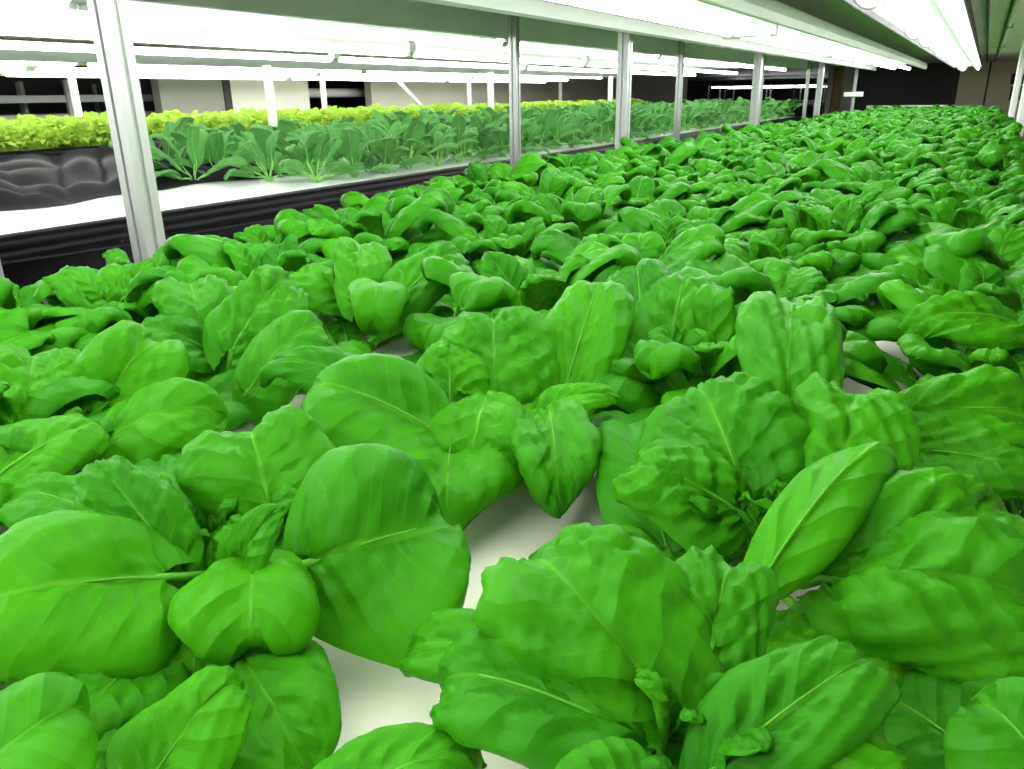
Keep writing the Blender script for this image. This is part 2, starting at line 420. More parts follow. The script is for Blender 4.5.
# rail across the far end of the near bed
t = tag(empty('end_rail', (-1.0, 12.55, 0)), 'pale horizontal rail behind the far end of the near bed', 'rail')
b = MB(); b.box((-0.42, -0.02, Z0 + 0.065), (0.58, 0.02, Z0 + 0.115), bevel=0.006); b.build('bar', M['rail'], t)
for x in (-0.38, 0.54):
    b = MB(); b.box((x - 0.02, -0.018, 0), (x + 0.02, 0.018, Z0 + 0.075)); b.build('leg', M['steel'], t)

# ------------------------------------------------------------------ lamps
def lamp_tube(t, x, z, L, mat, rad=0.0165, name='tube'):
    b = MB(); b.tube([(x, 0.03, z), (x, 0.05, z), (x, L - 0.05, z), (x, L - 0.03, z)], [rad * .55, rad, rad, rad * .55], 12); tb = b.build(name, mat, t)
    for y0, y1 in ((0.008, 0.034), (L - 0.034, L - 0.008)):
        c = MB(); c.tube([(x, y0, z), (x, y1, z)], rad * 0.8, 10); c.build('end_cap', M['cap'], tb)
    return tb

SEG = [(11.36, 8.80), (8.80, 6.36), (6.36, 3.80), (3.80, 1.30), (1.30, -1.20), (-1.20, -3.70)]
def row_lab(i): return ['farthest', 'second from the far end', 'third from the far end', 'overhead, just ahead of the camera', 'directly above the camera', 'behind the camera'][i]
# row over the left half of the near bed: tray between two rims
for i, (ye, ys_) in enumerate(SEG):
    L = ye - ys_
    t = tag(empty('lamp_fixture', (-0.96, ys_, Z0 + H)), 'pale rimmed lamp tray over left side of near bed, ' + row_lab(i), 'lamp', 'lamp trays above the near bed')
    b = MB(); b.box((-0.285, 0.0, 0.285), (0.275, L, 0.295)); b.build('reflector', M['reflector'], t)
    b = MB()
    for (x0, z0, x1, z1, th) in ((-0.288, 0.222, -0.288, 0.275, 0.006),): 
        sec = [(-0.294, 0.222), (-0.280, 0.220), (-0.272, 0.228), (-0.272, 0.27), (-0.279, 0.285), (-0.294, 0.285)]
        n = len(sec); vs = [(p[0], y, p[1]) for y in (0.0, L) for p in sec]
        b.add(vs, [(k, (k + 1) % n, n + (k + 1) % n, n + k) for k in range(n)] + [tuple(range(n - 1, -1, -1)), tuple(range(n, 2 * n))])
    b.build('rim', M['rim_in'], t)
    b = MB(); sec = [(0.262, 0.285), (0.268, 0.232), (0.276, 0.220), (0.286, 0.226), (0.294, 0.252), (0.285, 0.285), (0.272, 0.295)]
    n = len(sec); vs = [(p[0], y, p[1]) for y in (0.0, L) for p in sec]
    b.add(vs, [(k, (k + 1) % n, n + (k + 1) % n, n + k) for k in range(n)] + [tuple(range(n - 1, -1, -1)), tuple(range(n, 2 * n))])
    b.build('rim', M['rim'], t)
    lamp_tube(t, 0.10, 0.235, L, M['tube'])
    lamp_tube(t, -0.06, 0.245, L, M['tube'])
    for y in (0.0, ):
        b = MB(); b.box((-0.10, y - 0.02, 0.222), (0.13, y + 0.02, 0.285), bevel=0.008); b.build('bracket', M['bracket'], t)
    for y in (0.4, L - 0.4):
        b = MB(); b.tube([(0, y, 0.295), (0, y, CZ - Z0 - H)], 0.006, 6); b.build('hanger', M['steel'], t)
SEGB = [(12.55, 10.1), (10.1, 7.65), (7.65, 5.2), (5.2, 2.75), (2.75, 0.3), (0.3, -2.15)]
for i, (ye, ys_) in enumerate(SEGB):
    L = ye - ys_
    t = tag(empty('lamp_fixture', (-0.255, ys_, Z0 + H)), 'white twin tube lamp over right side of near bed, ' + row_lab(i), 'lamp', 'lamps above the near bed at right')
    b = MB(); b.box((-0.155, 0.0, 0.268), (0.155, L, 0.278)); b.build('reflector', M['reflector'], t)
    for x in (-0.160, 0.150):
        b = MB(); b.box((x, 0, 0.245), (x + 0.010, L, 0.285), bevel=0.003); b.build('rim', M['black'], t)
    b = MB(); b.box((-0.170, 0, 0.250), (-0.164, L, 0.257), bevel=0.002); b.build('edge_strip', M['rail'], t)
    lamp_tube(t, -0.055, 0.238, L, M['tube'], name='tube')
    lamp_tube(t, 0.115, 0.238, L, M['tube'], name='tube')
    b = MB(); b.box((0.068, 0, 0.25), (0.084, L, 0.268), bevel=0.004); b.build('conduit', M['bracket'], t)
    for y in (1.36, 2.2) if L > 2.4 else (0.6,):
        a = np.linspace(0, math.pi, 9)
        b = MB(); b.tube([(-0.055 + 0.045 * math.cos(q) , y, 0.266 - 0.06 * math.sin(q)) for q in a], 0.006, 6); b.build('hook', M['steel'], t)
        b = MB(); b.tube([(0, y, 0.278), (0, y, CZ - Z0 - H)], 0.006, 6); b.build('hanger', M['steel'], t)
# unlit conduit under the ceiling at the right
t = tag(empty('ceiling_conduit', (0.055, 1.5, Z0 + H)), 'pale metal conduit along the ceiling right of the lamps', 'conduit')
b = MB(); b.box((-0.006, 0, 0.37), (0.022, 12.6, 0.398), bevel=0.006); b.build('pipe', M['rail'], t)
for y in (2, 5, 8, 11):
    b = MB(); b.box((-0.012, y, 0.365), (0.03, y + 0.04, 0.40)); b.build('clip', M['steel'], t)

def side_rows(xs, zs, xp0, xp1, zp, rim_z, yend, what, rimmat):
    segs = [(yend - 2.45 * k, yend - 2.45 * (k + 1)) for k in range(6)]
    for i, (ye, ys_) in enumerate(segs):
        L = ye - ys_
        xm = (xp0 + xp1) / 2
        t = tag(empty('lamp_tray', (xm, ys_, Z0 + H)), 'glowing white lamp tray over the %s, %s' % (what, row_lab(i).replace('overhead, just ahead of the camera', 'fourth from the far end').replace('directly above the camera', 'level with the camera').replace('behind the camera', 'behind the picture')), 'lamp', 'lamp trays above the ' + what)
        b = MB(); b.box((xp0 - xm, 0, zp), (xp1 - xm, L, zp + 0.01)); b.build('reflector', M['reflector'], t)
        b = MB(); b.box((xp1 - xm, 0, rim_z[0]), (xp1 - xm + 0.012, L, max(rim_z[1], zp + 0.01)), bevel=0.004); b.build('rim', M[rimmat], t)
        for x, z in zip(xs, zs):
            lamp_tube(t, x - xm, z, L, M['tube_side'])
            b = MB(); b.box((x - xm - 0.025, -0.03, z + 0.005), (x - xm + 0.025, 0.03, zp), bevel=0.006); b.build('bracket', M['bracket'], t)
        for y in (0.4, L - 0.4):
            b = MB(); b.tube([(0, y, zp + 0.01), (0, y, CZ - Z0 - H)], 0.006, 6); b.build('hanger', M['steel'], t)
side_rows([-2.32, -2.95, -3.52], [0.262, 0.236, 0.225], -4.17, -2.06, 0.30, (0.256, 0.385), 11.36, 'middle bed', 'greyrim')
side_rows([-4.45, -4.95, -5.28], [0.205, 0.185, 0.172], -5.45, -4.20, 0.255, (0.196, 0.262), 10.3, 'far bed', 'bracket')

# ------------------------------------------------------------------ leaves
def leaf_grid(bp, tp, nrm, W, arch=0.5, tip=0.6, curl=0.9, fold=0.35, blis=0.05, nu=24, nv=16, nveins=6.0, seed=0, wave=0.05, um=0.55, lobe=0.18, w0=0.08, wfreq=9.0, pw=0.75):
    r = np.random.default_rng(seed)
    bp = np.asarray(bp, float); tp = np.asarray(tp, float)
    a = tp - bp; L = np.linalg.norm(a); a = a / L
    n = np.asarray(nrm, float); n = unit(n - a * n.dot(a)); S = np.cross(a, n)
    s = np.linspace(0, 1, nu + 1); u = 1 - (1 - s) ** 1.35
    uu = np.linspace(0, 1, 200)
    be = arch * (1 - 2 * uu) - tip * 1.15 * smooth((uu - 0.6) / 0.4)
    cx = np.concatenate([[0], np.cumsum(np.cos(be[:-1]))]); cz = np.concatenate([[0], np.cumsum(np.sin(be[:-1]))])
    ln = math.hypot(cx[-1], cz[-1]); rot = math.atan2(cz[-1], cx[-1]); k = L / ln
    X = (cx * math.cos(rot) + cz * math.sin(rot)) * k; Zz = (-cx * math.sin(rot) + cz * math.cos(rot)) * k
    th = be - rot
    px = np.interp(u, uu, X); pz = np.interp(u, uu, Zz); ang = np.interp(u, uu, th)
    P = bp + np.outer(px, a) + np.outer(pz, n)
    T = np.outer(np.cos(ang), a) + np.outer(np.sin(ang), n)
    N = np.outer(-np.sin(ang), a) + np.outer(np.cos(ang), n)
    w = np.where(u < um, w0 + (1 - w0) * np.sin(np.pi / 2 * np.clip(u / um, 0, 1)) ** pw, np.sqrt(np.clip(1 - ((u - um) / (1 - um)) ** 2, 0, 1)))
    w = np.maximum(w, 0.01) * W / 2
    vv = np.linspace(-1, 1, nv + 1); av = np.abs(vv)
    fine = np.linspace(0, 1, 60)
    G = np.zeros((nu + 1, nv + 1, 3)); UV = np.zeros((nu + 1, nv + 1, 2))
    p1, p2, p3, p4 = r.uniform(0, 6.28, 4); as_ = r.uniform(-0.25, 0.25)
    for i in range(nu + 1):
        for sgn in (-1, 1):
            c = curl * (0.55 + 0.75 * u[i] ** 2) * (1 + sgn * as_)
            an = fold * (1 - 2 * fine ** 1.2) - c * 1.45 * fine ** 2.6
            xs_ = np.concatenate([[0], np.cumsum(np.cos(an[:-1]))]) / 59; zs_ = np.concatenate([[0], np.cumsum(np.sin(an[:-1]))]) / 59
            idx = np.where((vv * sgn) >= 0)[0]
            q = av[idx]
            xx = np.interp(q, fine, xs_) * w[i]; zz = np.interp(q, fine, zs_) * w[i]
            loc = np.interp(q, fine, an)
            ph = nveins * (u[i] - 0.33 * q) + 0.22 * sgn + 0.35 * np.sin(5 * u[i] + p1 + 2.2 * q * sgn) + 0.18 * np.sin(8 * q + p2 + sgn)
            pf = np.abs(np.sin(np.pi * ph)) ** 0.6 * (0.55 + 0.45 * np.sin(3.7 * u[i] + 4 * vv[idx] + p3))
            pf = pf + 0.4 * np.abs(np.sin(np.pi * (2.1 * nveins * (u[i] + 0.3 * q) + p4))) * np.abs(np.sin(7 * q + p1 + 3 * u[i]))
            env = smooth(q / 0.12) * (1 - 0.6 * q ** 3) * smooth(np.array((1 - u[i]) / 0.12))
            d = blis * W * 0.62 * env * (pf - 0.5)
            d = d + blis * W * 0.35 * env * np.sin(17 * u[i] + 9 * vv[idx] + p1) * np.sin(13 * vv[idx] + p2 + 6 * u[i])
            d = d + wave * W * q ** 2.5 * np.sin(wfreq * u[i] + sgn * 1.3 + p3) + 0.04 * W * np.sin(5 * u[i] + 3.5 * vv[idx] + p4) * smooth(np.array(u[i] / 0.2))
            nd = -np.sin(loc) * sgn; nz = np.cos(loc)
            back = -lobe * L * q ** 2 * (1 - u[i]) ** 1.5
            G[i, idx] = P[i] + np.outer(sgn * xx + nd * d, S) + np.outer(zz + nz * d, N[i]) + np.outer(back, T[i])
        UV[i, :, 0] = u[i]; UV[i, :, 1] = vv * 0.5 + 0.5
    return G, UV, P, T, N

def stalk_curve(root, P, T, N, reach=0.55, n=7):
    p0 = np.asarray(root, float); p3 = P[0]; d = np.linalg.norm(p3 - p0)
    p1 = p0 + np.array([0, 0, 0.35 * d]) + (p3 - p0) * 0.12; p2 = p3 - T[0] * d * 0.35
    tt = np.linspace(0, 1, n)[:, None]
    c = (1 - tt) ** 3 * p0 + 3 * (1 - tt) ** 2 * tt * p1 + 3 * (1 - tt) * tt ** 2 * p2 + tt ** 3 * p3
    k = max(2, int(len(P) * reach))
    idx = np.unique(np.linspace(1, k, 8).astype(int))
    mid = P[idx] + N[idx] * 0.0002
    return np.vstack([c, mid]), n

def add_leaf(mb_leaf, mb_stalk, root, bp, tp, nrm, W, thick=0.0042, mi=0, smi=0, **kw):
    G, UV, P, T, N = leaf_grid(bp, tp, nrm, W, **kw)
    mb_leaf.grid(G, UV, mi)
    c, n = stalk_curve(root, P, T, N)
    rad = np.concatenate([np.linspace(thick, thick * 0.8, n), np.linspace(thick * 0.30, thick * 0.10, len(c) - n)])
    mb_stalk.tube(c, rad, 6, smi, flat=0.75)

# ---- a broad-leaved rosette made by rule, around the origin
def rosette_specs(seed):
    r = random.Random(seed); out = []
    a0 = r.uniform(0, 6.28)
    for ring, (cnt, rb, zb, rt, zt, W, cr) in enumerate(((7, .050, .045, .150, .058, .110, .045), (6, .040, .066, .122, .098, .100, .06), (5, .022, .062, .070, .118, .070, .09), (3, .010, .05, .022, .092, .036, .13))):
        for k in range(cnt):
            az = a0 + ring * 0.7 + 2 * math.pi * k / cnt + r.uniform(-.28, .28)
            sc = r.uniform(.82, 1.16)
            e = np.array([math.cos(az), math.sin(az), 0]); sd = np.array([-e[1], e[0], 0])
            bp = e * rb * r.uniform(.8, 1.2) + np.array([0, 0, zb * r.uniform(.8, 1.15)])
            tp = e * rt * sc + sd * r.uniform(-.02, .02) + np.array([0, 0, zt * r.uniform(.72, 1.2)])
            nr = np.array([0, 0, 1.0]) - e * (0.15 + 0.5 * ring) + sd * r.uniform(-.35, .35)
            kw = dict(arch=r.uniform(.35, .75) if ring < 2 else r.uniform(.1, .4), tip=r.uniform(.6, 2.0) if ring < 2 else r.uniform(.4, 1.5), curl=r.uniform(.9, 1.9) if ring < 3 else r.uniform(.2, .8),
                      fold=r.uniform(.15, .5), blis=cr * r.uniform(.7, 1.4), wave=r.uniform(.02, .07), seed=r.randrange(10 ** 6), um=r.uniform(.5, .6), lobe=r.uniform(.1, .25))
            out.append((bp, tp, nr, W * sc * r.uniform(.92, 1.1), kw))
    return out

def upright_specs(seed):
    r = random.Random(seed); out = []
    a0 = r.uniform(0, 6.28)
    for k in range(9):
        az = a0 + 2.4 * k + r.uniform(-.3, .3)
        e = np.array([math.cos(az), math.sin(az), 0]); sd = np.array([-e[1], e[0], 0])
        el = r.uniform(.25, .75) if k < 5 else r.uniform(.8, 1.25)
        l0 = r.uniform(.06, .10); L = r.uniform(.10, .16)
        d = e * math.cos(el) + np.array([0, 0, math.sin(el)])
        d2 = e * math.cos(el - .3) + np.array([0, 0, math.sin(el - .3)])
        bp = d * l0; tp = bp + d2 * L
        nr = np.array([0, 0, 1.0]) - e * .6 + sd * r.uniform(-.6, .6)
        kw = dict(arch=r.uniform(.2, .6), tip=r.uniform(.2, .9), curl=r.uniform(.2, .8), fold=r.uniform(.3, .7), blis=r.uniform(.03, .06), wave=r.uniform(.04, .10), seed=r.randrange(10 ** 6), um=r.uniform(.42, .55), lobe=.1, w0=.12, nveins=8.0)
        out.append((bp, tp, nr, r.uniform(.055, .085), kw))
    return out

def frilly_specs(seed):
    r = random.Random(seed); out = []
    a0 = r.uniform(0, 6.28)
    for k in range(14):
        az = a0 + 2.4 * k
        e = np.array([math.cos(az), math.sin(az), 0])
        el = .25 + .085 * k + r.uniform(-.1, .1)
        L = r.uniform(.10, .14)
        d = e * math.cos(el) + np.array([0, 0, math.sin(el)])
        bp = d * .02 + np.array([0, 0, .01]); tp = bp + d * L
        kw = dict(arch=.2, tip=r.uniform(-.2, .6), curl=.2, fold=.2, blis=.12, wave=.16, wfreq=26.0, seed=r.randrange(10 ** 6), um=.68, lobe=.05, w0=.25)
        out.append((bp, tp, np.array([0, 0, 1.0]) - e * .6, r.uniform(.09, .12), kw))
    return out

def plant_tree(name, specs, mats, nu, nv, thick=0.0042):
    """one plant with every leaf a child and every stalk a child of its leaf"""
    root = empty(name); kids = []
    for bp, tp, nr, W, kw in specs:
        lb, sb = MB(), MB()
        add_leaf(lb, sb, (bp[0] * .12, bp[1] * .12, 0.0), bp, tp, nr, W, thick * min(1, W / .08), nu=nu, nv=nv, **kw)
        lf = lb.build('leaf', mats[0], root); st = sb.build('stalk', mats[1], lf)
        kids.append((lf, [st]))
    return root, kids

def plant_single(name, specs, mats, nu, nv, thick=0.0042):
    b = MB()
    for bp, tp, nr, W, kw in specs:
        add_leaf(b, b, (bp[0] * .12, bp[1] * .12, 0.0), bp, tp, nr, W, thick * min(1, W / .08), 0, 1, nu=nu, nv=nv, **kw)
    return b.mesh(name, mats)

def bay(y):
    ps = FR[1:]
    if y < ps[0]: return 'before the nearest wide post'
    for k in range(4):
        if y < ps[k + 1]: return ['between first and second posts', 'between second and third posts', 'between third and fourth posts', 'between fourth and fifth posts'][k]
    return 'past the last post'

# ------------------------------------------------------------------ the near bed: plants set out in lines
def hero_leaf(bx, by, bz, tx, ty, tz, wpx, k, **kw):
    """a leaf of the front plants: stalk end, tip, width and facing"""
    b = at(bx, by, bz); t = at(tx, ty, tz)
    mid = (b + t) / 2; view = unit(CAM - mid)
    W = wpx * np.linalg.norm(CAM - mid) / FOC * 1.12
    n = np.array([0, 0, 1.0]) * (1 - k) + view * k
    d = dict(arch=.5, tip=.9, curl=1.35, fold=.35, blis=.06, wave=.035, nu=44, nv=30, um=.5, lobe=.24, pw=.55, w0=.18)
    d.update(kw)
    return b, t, n, W, d

HERO_LIST = [
 ((-0.40, 0.29), 'large leafy plant at lower left with a dark crinkled heart and broad outer leaves', (195, 550, .06), [
   hero_leaf(160, 578, .075, -45, 640, .065, 185, .5, tip=.9, blis=.03),
   hero_leaf(256, 560, .07, 256, 640, .05, 138, .35, arch=1.0, tip=1.7, curl=1.3, blis=.03, fold=.5),
   hero_leaf(314, 562, .07, 452, 528, .07, 215, .72, arch=.45, tip=.6, curl=.7, blis=.03, fold=.3),
   hero_leaf(238, 580, .065, 284, 507, .115, 55, .6, fold=.7, curl=.3, tip=.3, blis=.07, um=.45),
   hero_leaf(274, 520, .07, 250, 440, .10, 150, .5, tip=1.3, curl=1.2),
   hero_leaf(175, 566, .07, 98, 486, .10, 85, .4, blis=.12, tip=1.2, curl=1.4),
   hero_leaf(150, 548, .06, 14, 517, .07, 75, .25, curl=1.7, tip=1.0),
   hero_leaf(232, 655, .035, 310, 775, .02, 125, .35, curl=.6, tip=.4),
   hero_leaf(160, 650, .035, 75, 760, .03, 100, .3, curl=1.2),
   hero_leaf(240, 585, .05, 318, 525, .03, 110, .3),
   hero_leaf(215, 570, .04, 160, 498, .03, 120, .3),
   hero_leaf(205, 600, .04, 195, 700, .02, 120, .3)]),
 ((-0.27, 0.10), 'leafy plant at the bottom edge left of centre, mostly below the frame', None, [
   hero_leaf(300, 825, .04, 480, 765, .045, 100, .35, tip=.8),
   hero_leaf(140, 800, .04, 242, 690, .06, 100, .45, curl=.9, tip=1.1, um=.45)]),
 ((-0.44, 0.10), 'smooth leafy plant cut by the bottom left corner of the photo', None, [
   hero_leaf(-70, 815, .08, 84, 728, .075, 150, .45, tip=1.2, curl=1.2, blis=.02),
   hero_leaf(20, 810, .03, 112, 725, .03, 120, .3),
   hero_leaf(-20, 745, .035, 25, 668, .03, 100, .3)]),
 ((-0.055, 0.275), 'leafy plant at bottom centre with one very large leaf bent over to the left', (700, 742, .06), [
   hero_leaf(686, 735, .06, 528, 560, .10, 205, .6, arch=.35, tip=1.0, curl=1.0, blis=.085),
   hero_leaf(700, 705, .06, 728, 572, .09, 115, .6, blis=.10, tip=1.2, curl=1.2),
   hero_leaf(650, 748, .06, 452, 705, .055, 130, .4, arch=.6, tip=1.2, blis=.085),
   hero_leaf(585, 700, .04, 408, 668, .03, 90, .25, curl=1.2),
   hero_leaf(715, 770, .07, 855, 690, .075, 110, .5, blis=.09, tip=1.4),
   hero_leaf(770, 800, .06, 885, 745, .07, 100, .4, tip=1.2),
   hero_leaf(650, 790, .08, 560, 800, .07, 90, .4, tip=1.2)]),
 ((-0.085, 0.515), 'leafy plant right of centre with a crinkled heart and a finger-like rolled leaf', (768, 520, .06), [
   hero_leaf(757, 590, .07, 858, 508, .075, 92, .3, curl=3.0, tip=1.8, fold=-.5, arch=.7, lobe=.0, um=.6, w0=.5, blis=.02),
   hero_leaf(828, 578, .06, 1012, 518, .085, 130, .6, tip=.6, curl=.8, blis=.10),
   hero_leaf(832, 580, .065, 1055, 628, .055, 185, .5, tip=.8, blis=.10),
   hero_leaf(800, 610, .045, 890, 712, .025, 165, .35, tip=.6, curl=.8),
   hero_leaf(849, 508, .07, 846, 396, .11, 120, .72, arch=.35, tip=.8, curl=.8, blis=.10),
   hero_leaf(744, 494, .07, 700, 402, .10, 145, .55, tip=.8, curl=1.0, blis=.10),
   hero_leaf(738, 512, .07, 630, 480, .08, 120, .5, blis=.09, tip=1.2, curl=1.1),
   hero_leaf(668, 550, .03, 622, 428, .065, 95, .7, curl=.7, tip=.5, blis=.02),
   hero_leaf(785, 440, .08, 788, 335, .115, 100, .6, blis=.09, tip=1.2, curl=1.2)]),
 ((0.075, 0.66), 'dark leafy plant at the right edge of the photo behind the rolled leaf', (985, 400, .06), [
   hero_leaf(897, 420, .07, 1035, 428, .07, 95, .5, blis=.10, tip=.8),
   hero_leaf(910, 452, .05, 1045, 492, .045, 85, .45, tip=.6),
   hero_leaf(1030, 330, .10, 905, 345, .085, 70, .3, curl=1.5, tip=1.0, blis=.10)]),
 ((-0.26, 0.87), 'leafy plant behind the white gap right of the tall upright leaf', (655, 340, .07), [
   hero_leaf(665, 370, .06, 682, 298, .11, 95, .6, tip=1.3, curl=1.2, blis=.085),
   hero_leaf(640, 362, .07, 692, 425, .03, 85, .5, arch=.7, tip=.8),
   hero_leaf(645, 358, .06, 607, 405, .04, 65, .4, arch=.6),
   hero_leaf(643, 345, .08, 636, 284, .115, 80, .6, blis=.07, tip=1.0),
   hero_leaf(672, 350, .07, 740, 330, .08, 75, .35, curl=1.5, tip=1.0)]),
 ((0.13, 0.37), 'leafy plant cut by the bottom right corner of the photo', None, [
   hero_leaf(1075, 810, .06, 975, 705, .07, 125, .45, tip=1.0, blis=.04),
   hero_leaf(985, 770, .03, 880, 712, .018, 110, .3),
   hero_leaf(1060, 700, .05, 960, 665, .03, 100, .3)]),
 ((-0.66, 0.72), 'leafy plant left of centre with a bulging leaf bent over to the right', (222, 350, .06), [
   hero_leaf(248, 392, .06, 322, 338, .095, 90, .45, curl=1.5, tip=1.3, blis=.04),
   hero_leaf(232, 350, .08, 292, 293, .115, 85, .5, blis=.10, tip=1.0),
   hero_leaf(212, 352, .07, 132, 348, .085, 75, .35, curl=1.5, tip=1.2),
   hero_leaf(206, 345, .075, 192, 298, .105, 75, .5, blis=.085, tip=1.2),
   hero_leaf(240, 380, .06, 330, 385, .05, 80, .4, curl=1.3)]),
 ((-0.66, 0.95), 'leafy plant behind the bulging leaf with a lip-like rolled leaf in front', (378, 285, .07), [
   hero_leaf(382, 302, .075, 378, 335, .065, 72, .4, arch=.7, tip=1.8, curl=1.2, fold=.5, blis=.02),
   hero_leaf(358, 300, .08, 360, 255, .115, 60, .7, blis=.085),
   hero_leaf(400, 300, .08, 458, 272, .095, 75, .45, tip=1.2),
   hero_leaf(350, 300, .07, 290, 285, .085, 70, .35, curl=1.4)]),
 ((-0.405, 0.665), 'leafy plant near the centre with one tall upright leaf showing its pale midrib', (480, 405, .06), [
   hero_leaf(498, 414, .06, 492, 314, .125, 130, .8, arch=.3, tip=.6, curl=.7, blis=.10),
   hero_leaf(450, 420, .06, 450, 345, .11, 88, .7, arch=.3, tip=.6, curl=.8, blis=.07),
   hero_leaf(488, 402, .075, 478, 455, .05, 112, .35, arch=1.0, tip=1.8, curl=1.4),
   hero_leaf(548, 410, .07, 560, 515, .03, 85, .55, arch=.7, tip=1.0, curl=1.2, blis=.10),
   hero_leaf(538, 412, .07, 618, 400, .085, 50, .3, fold=.7, curl=.3, tip=.2),
   hero_leaf(442, 436, .07, 316, 405, .085, 135, .45, tip=1.0, blis=.025),
   hero_leaf(455, 425, .055, 445, 540, .02, 150, .5, arch=.6, tip=.6),
   hero_leaf(562, 402, .06, 592, 325, .10, 90, .6, arch=.5, tip=2.0, curl=1.0),
   hero_leaf(395, 402, .07, 266, 385, .085, 75, .3, curl=1.7, tip=1.0)]),
 ((-0.69, 0.43), 'leafy plant at the left edge of the photo, level with the bent wide leaf', (60, 445, .06), [
   hero_leaf(-5, 478, .085, 94, 452, .075, 95, .35, curl=1.4, tip=1.4),
   hero_leaf(84, 458, .055, 226, 418, .075, 105, .5, tip=.8, blis=.04),
   hero_leaf(90, 432, .06, 160, 342, .115, 90, .6, fold=.6, curl=.7),
   hero_leaf(30, 425, .08, 40, 372, .10, 85, .4, blis=.10, tip=1.3, curl=1.2)]),
]
def hero_plant(root, label, heart, leaves, seed):
    r = random.Random(seed)
    base = np.array([root[0], root[1], Z0])
    t = empty('leafy_green_plant', tuple(base))
    specs = [(bp - base, tp - base, n, W, dict(kw, seed=seed * 100 + i)) for i, (bp, tp, n, W, kw) in enumerate(leaves)]
    if heart is not None:
        hc = at(*heart) - base; hc[2] = 0
        for k in range(9):                                            # small crinkled heart leaves
            az = 0.7 * seed + 2.4 * k + r.uniform(-.3, .3); e = np.array([math.cos(az), math.sin(az), 0])
            rad = .008 + .0032 * k; el = 1.35 - .085 * k
            bp = hc + e * rad + np.array([0, 0, .052]); L = r.uniform(.026, .036) + .002 * k
            tp = bp + (e * math.cos(el) + np.array([0, 0, math.sin(el)])) * L
            specs.append((bp, tp, np.array([0, 0, .5]) - e, r.uniform(.024, .032) + .001 * k, dict(arch=.2, tip=r.uniform(.4, 1.4), curl=r.uniform(.3, 1.0), fold=.6, blis=.16, wave=.10, nu=26, nv=18, nveins=8.0, seed=seed * 50 + k)))
        for bp, tp, nr, W, kw in (rosette_specs(seed + 950)[:6] if seed not in (40, 43) else []):      # low outer leaves lying near the board
            bp = bp * np.array([1, 1, .5]); tp = tp * np.array([.95, .95, .35])
            specs.append((bp, tp, nr, W * .95, dict(kw, nu=24, nv=16)))
    for i, (bp, tp, n, W, kw) in enumerate(specs):
        kw = dict(kw); lb, sb = MB(), MB()
        add_leaf(lb, sb, (bp[0] * .12, bp[1] * .12, 0.0), bp, tp, n, W, .0042 * min(1, W / .08), **kw)
        lf = lb.build('leaf', M['leaf'], t); sb.build('stalk', M['stalk'], lf)
    return tag(t, label, 'vegetable plant', 'leafy green plants in the near bed')
for i, hp in enumerate(HERO_LIST): hero_plant(*hp, seed=40 + i)
HERO = {i: dict(root=h[0]) for i, h in enumerate(HERO_LIST)}
rr = random.Random(21)
COLX = [-1.11, -0.89, -0.66, -0.43, -0.20, 0.03]
COLW = ['leftmost', 'second left', 'third left', 'third right', 'second right', 'rightmost']
ROWY = [-0.18 + 0.228 * k for k in range(55)]
V_split = [None] * 8; V_single = [None] * 8
MATS1 = [M['leaf'], M['stalk']]
count_in_bay = {}
hero_xy = [h['root'] for h in HERO.values()] if HERO else []
for ri, y in enumerate(ROWY):
    for ci, x in enumerate(COLX):
        px = x + rr.uniform(-.025, .025); py = y + (0.10 if ci % 2 else 0.0) + rr.uniform(-.025, .025)
        if py > B1Y1 - 0.12: continue
        rot = rr.uniform(0, 6.28); sc = rr.uniform(.92, 1.12); vi = rr.randrange(8)
        if any(math.hypot(px - h[0], (py - h[1])) < 0.12 for h in hero_xy): continue
        if ci == 0 and py < 1.3: px += 0.07; sc *= 0.84
        if ci >= 4 and py < (0.74 if ci == 5 else 0.66): continue
        if px * px + py * py < 0.02 or (py < 0.16 and px > -0.5) or py < -0.1 and px > -0.7: continue
        by = bay(py); n = count_in_bay.get((by, ci), 0); count_in_bay[(by, ci)] = n + 1
        lab = 'bright green plant in the %s line, %s one %s' % (COLW[ci], ORD[min(n, 13)], by)
        if py < 3.3:
            if V_split[vi] is None:
                V_split[vi] = plant_tree('leafy_green_plant', rosette_specs(100 + vi), MATS1, 24, 16); o = V_split[vi][0]
            else: o = copy_tree(*V_split[vi])
        else:
            if V_single[vi] is None: V_single[vi] = plant_single('leafy_green_plant', rosette_specs(100 + vi), MATS1, 13, 8)
            o = bpy.data.objects.new('leafy_green_plant', V_single[vi]); COL.objects.link(o)
        o.location = (px, py, Z0); o.rotation_euler = (0, 0, rot); o.scale = (sc, sc, sc * rr.uniform(.85, 1.0) * (0.8 if py > 8 else 1.0))
        tag(o, lab, 'vegetable plant', 'leafy green plants in the near bed')

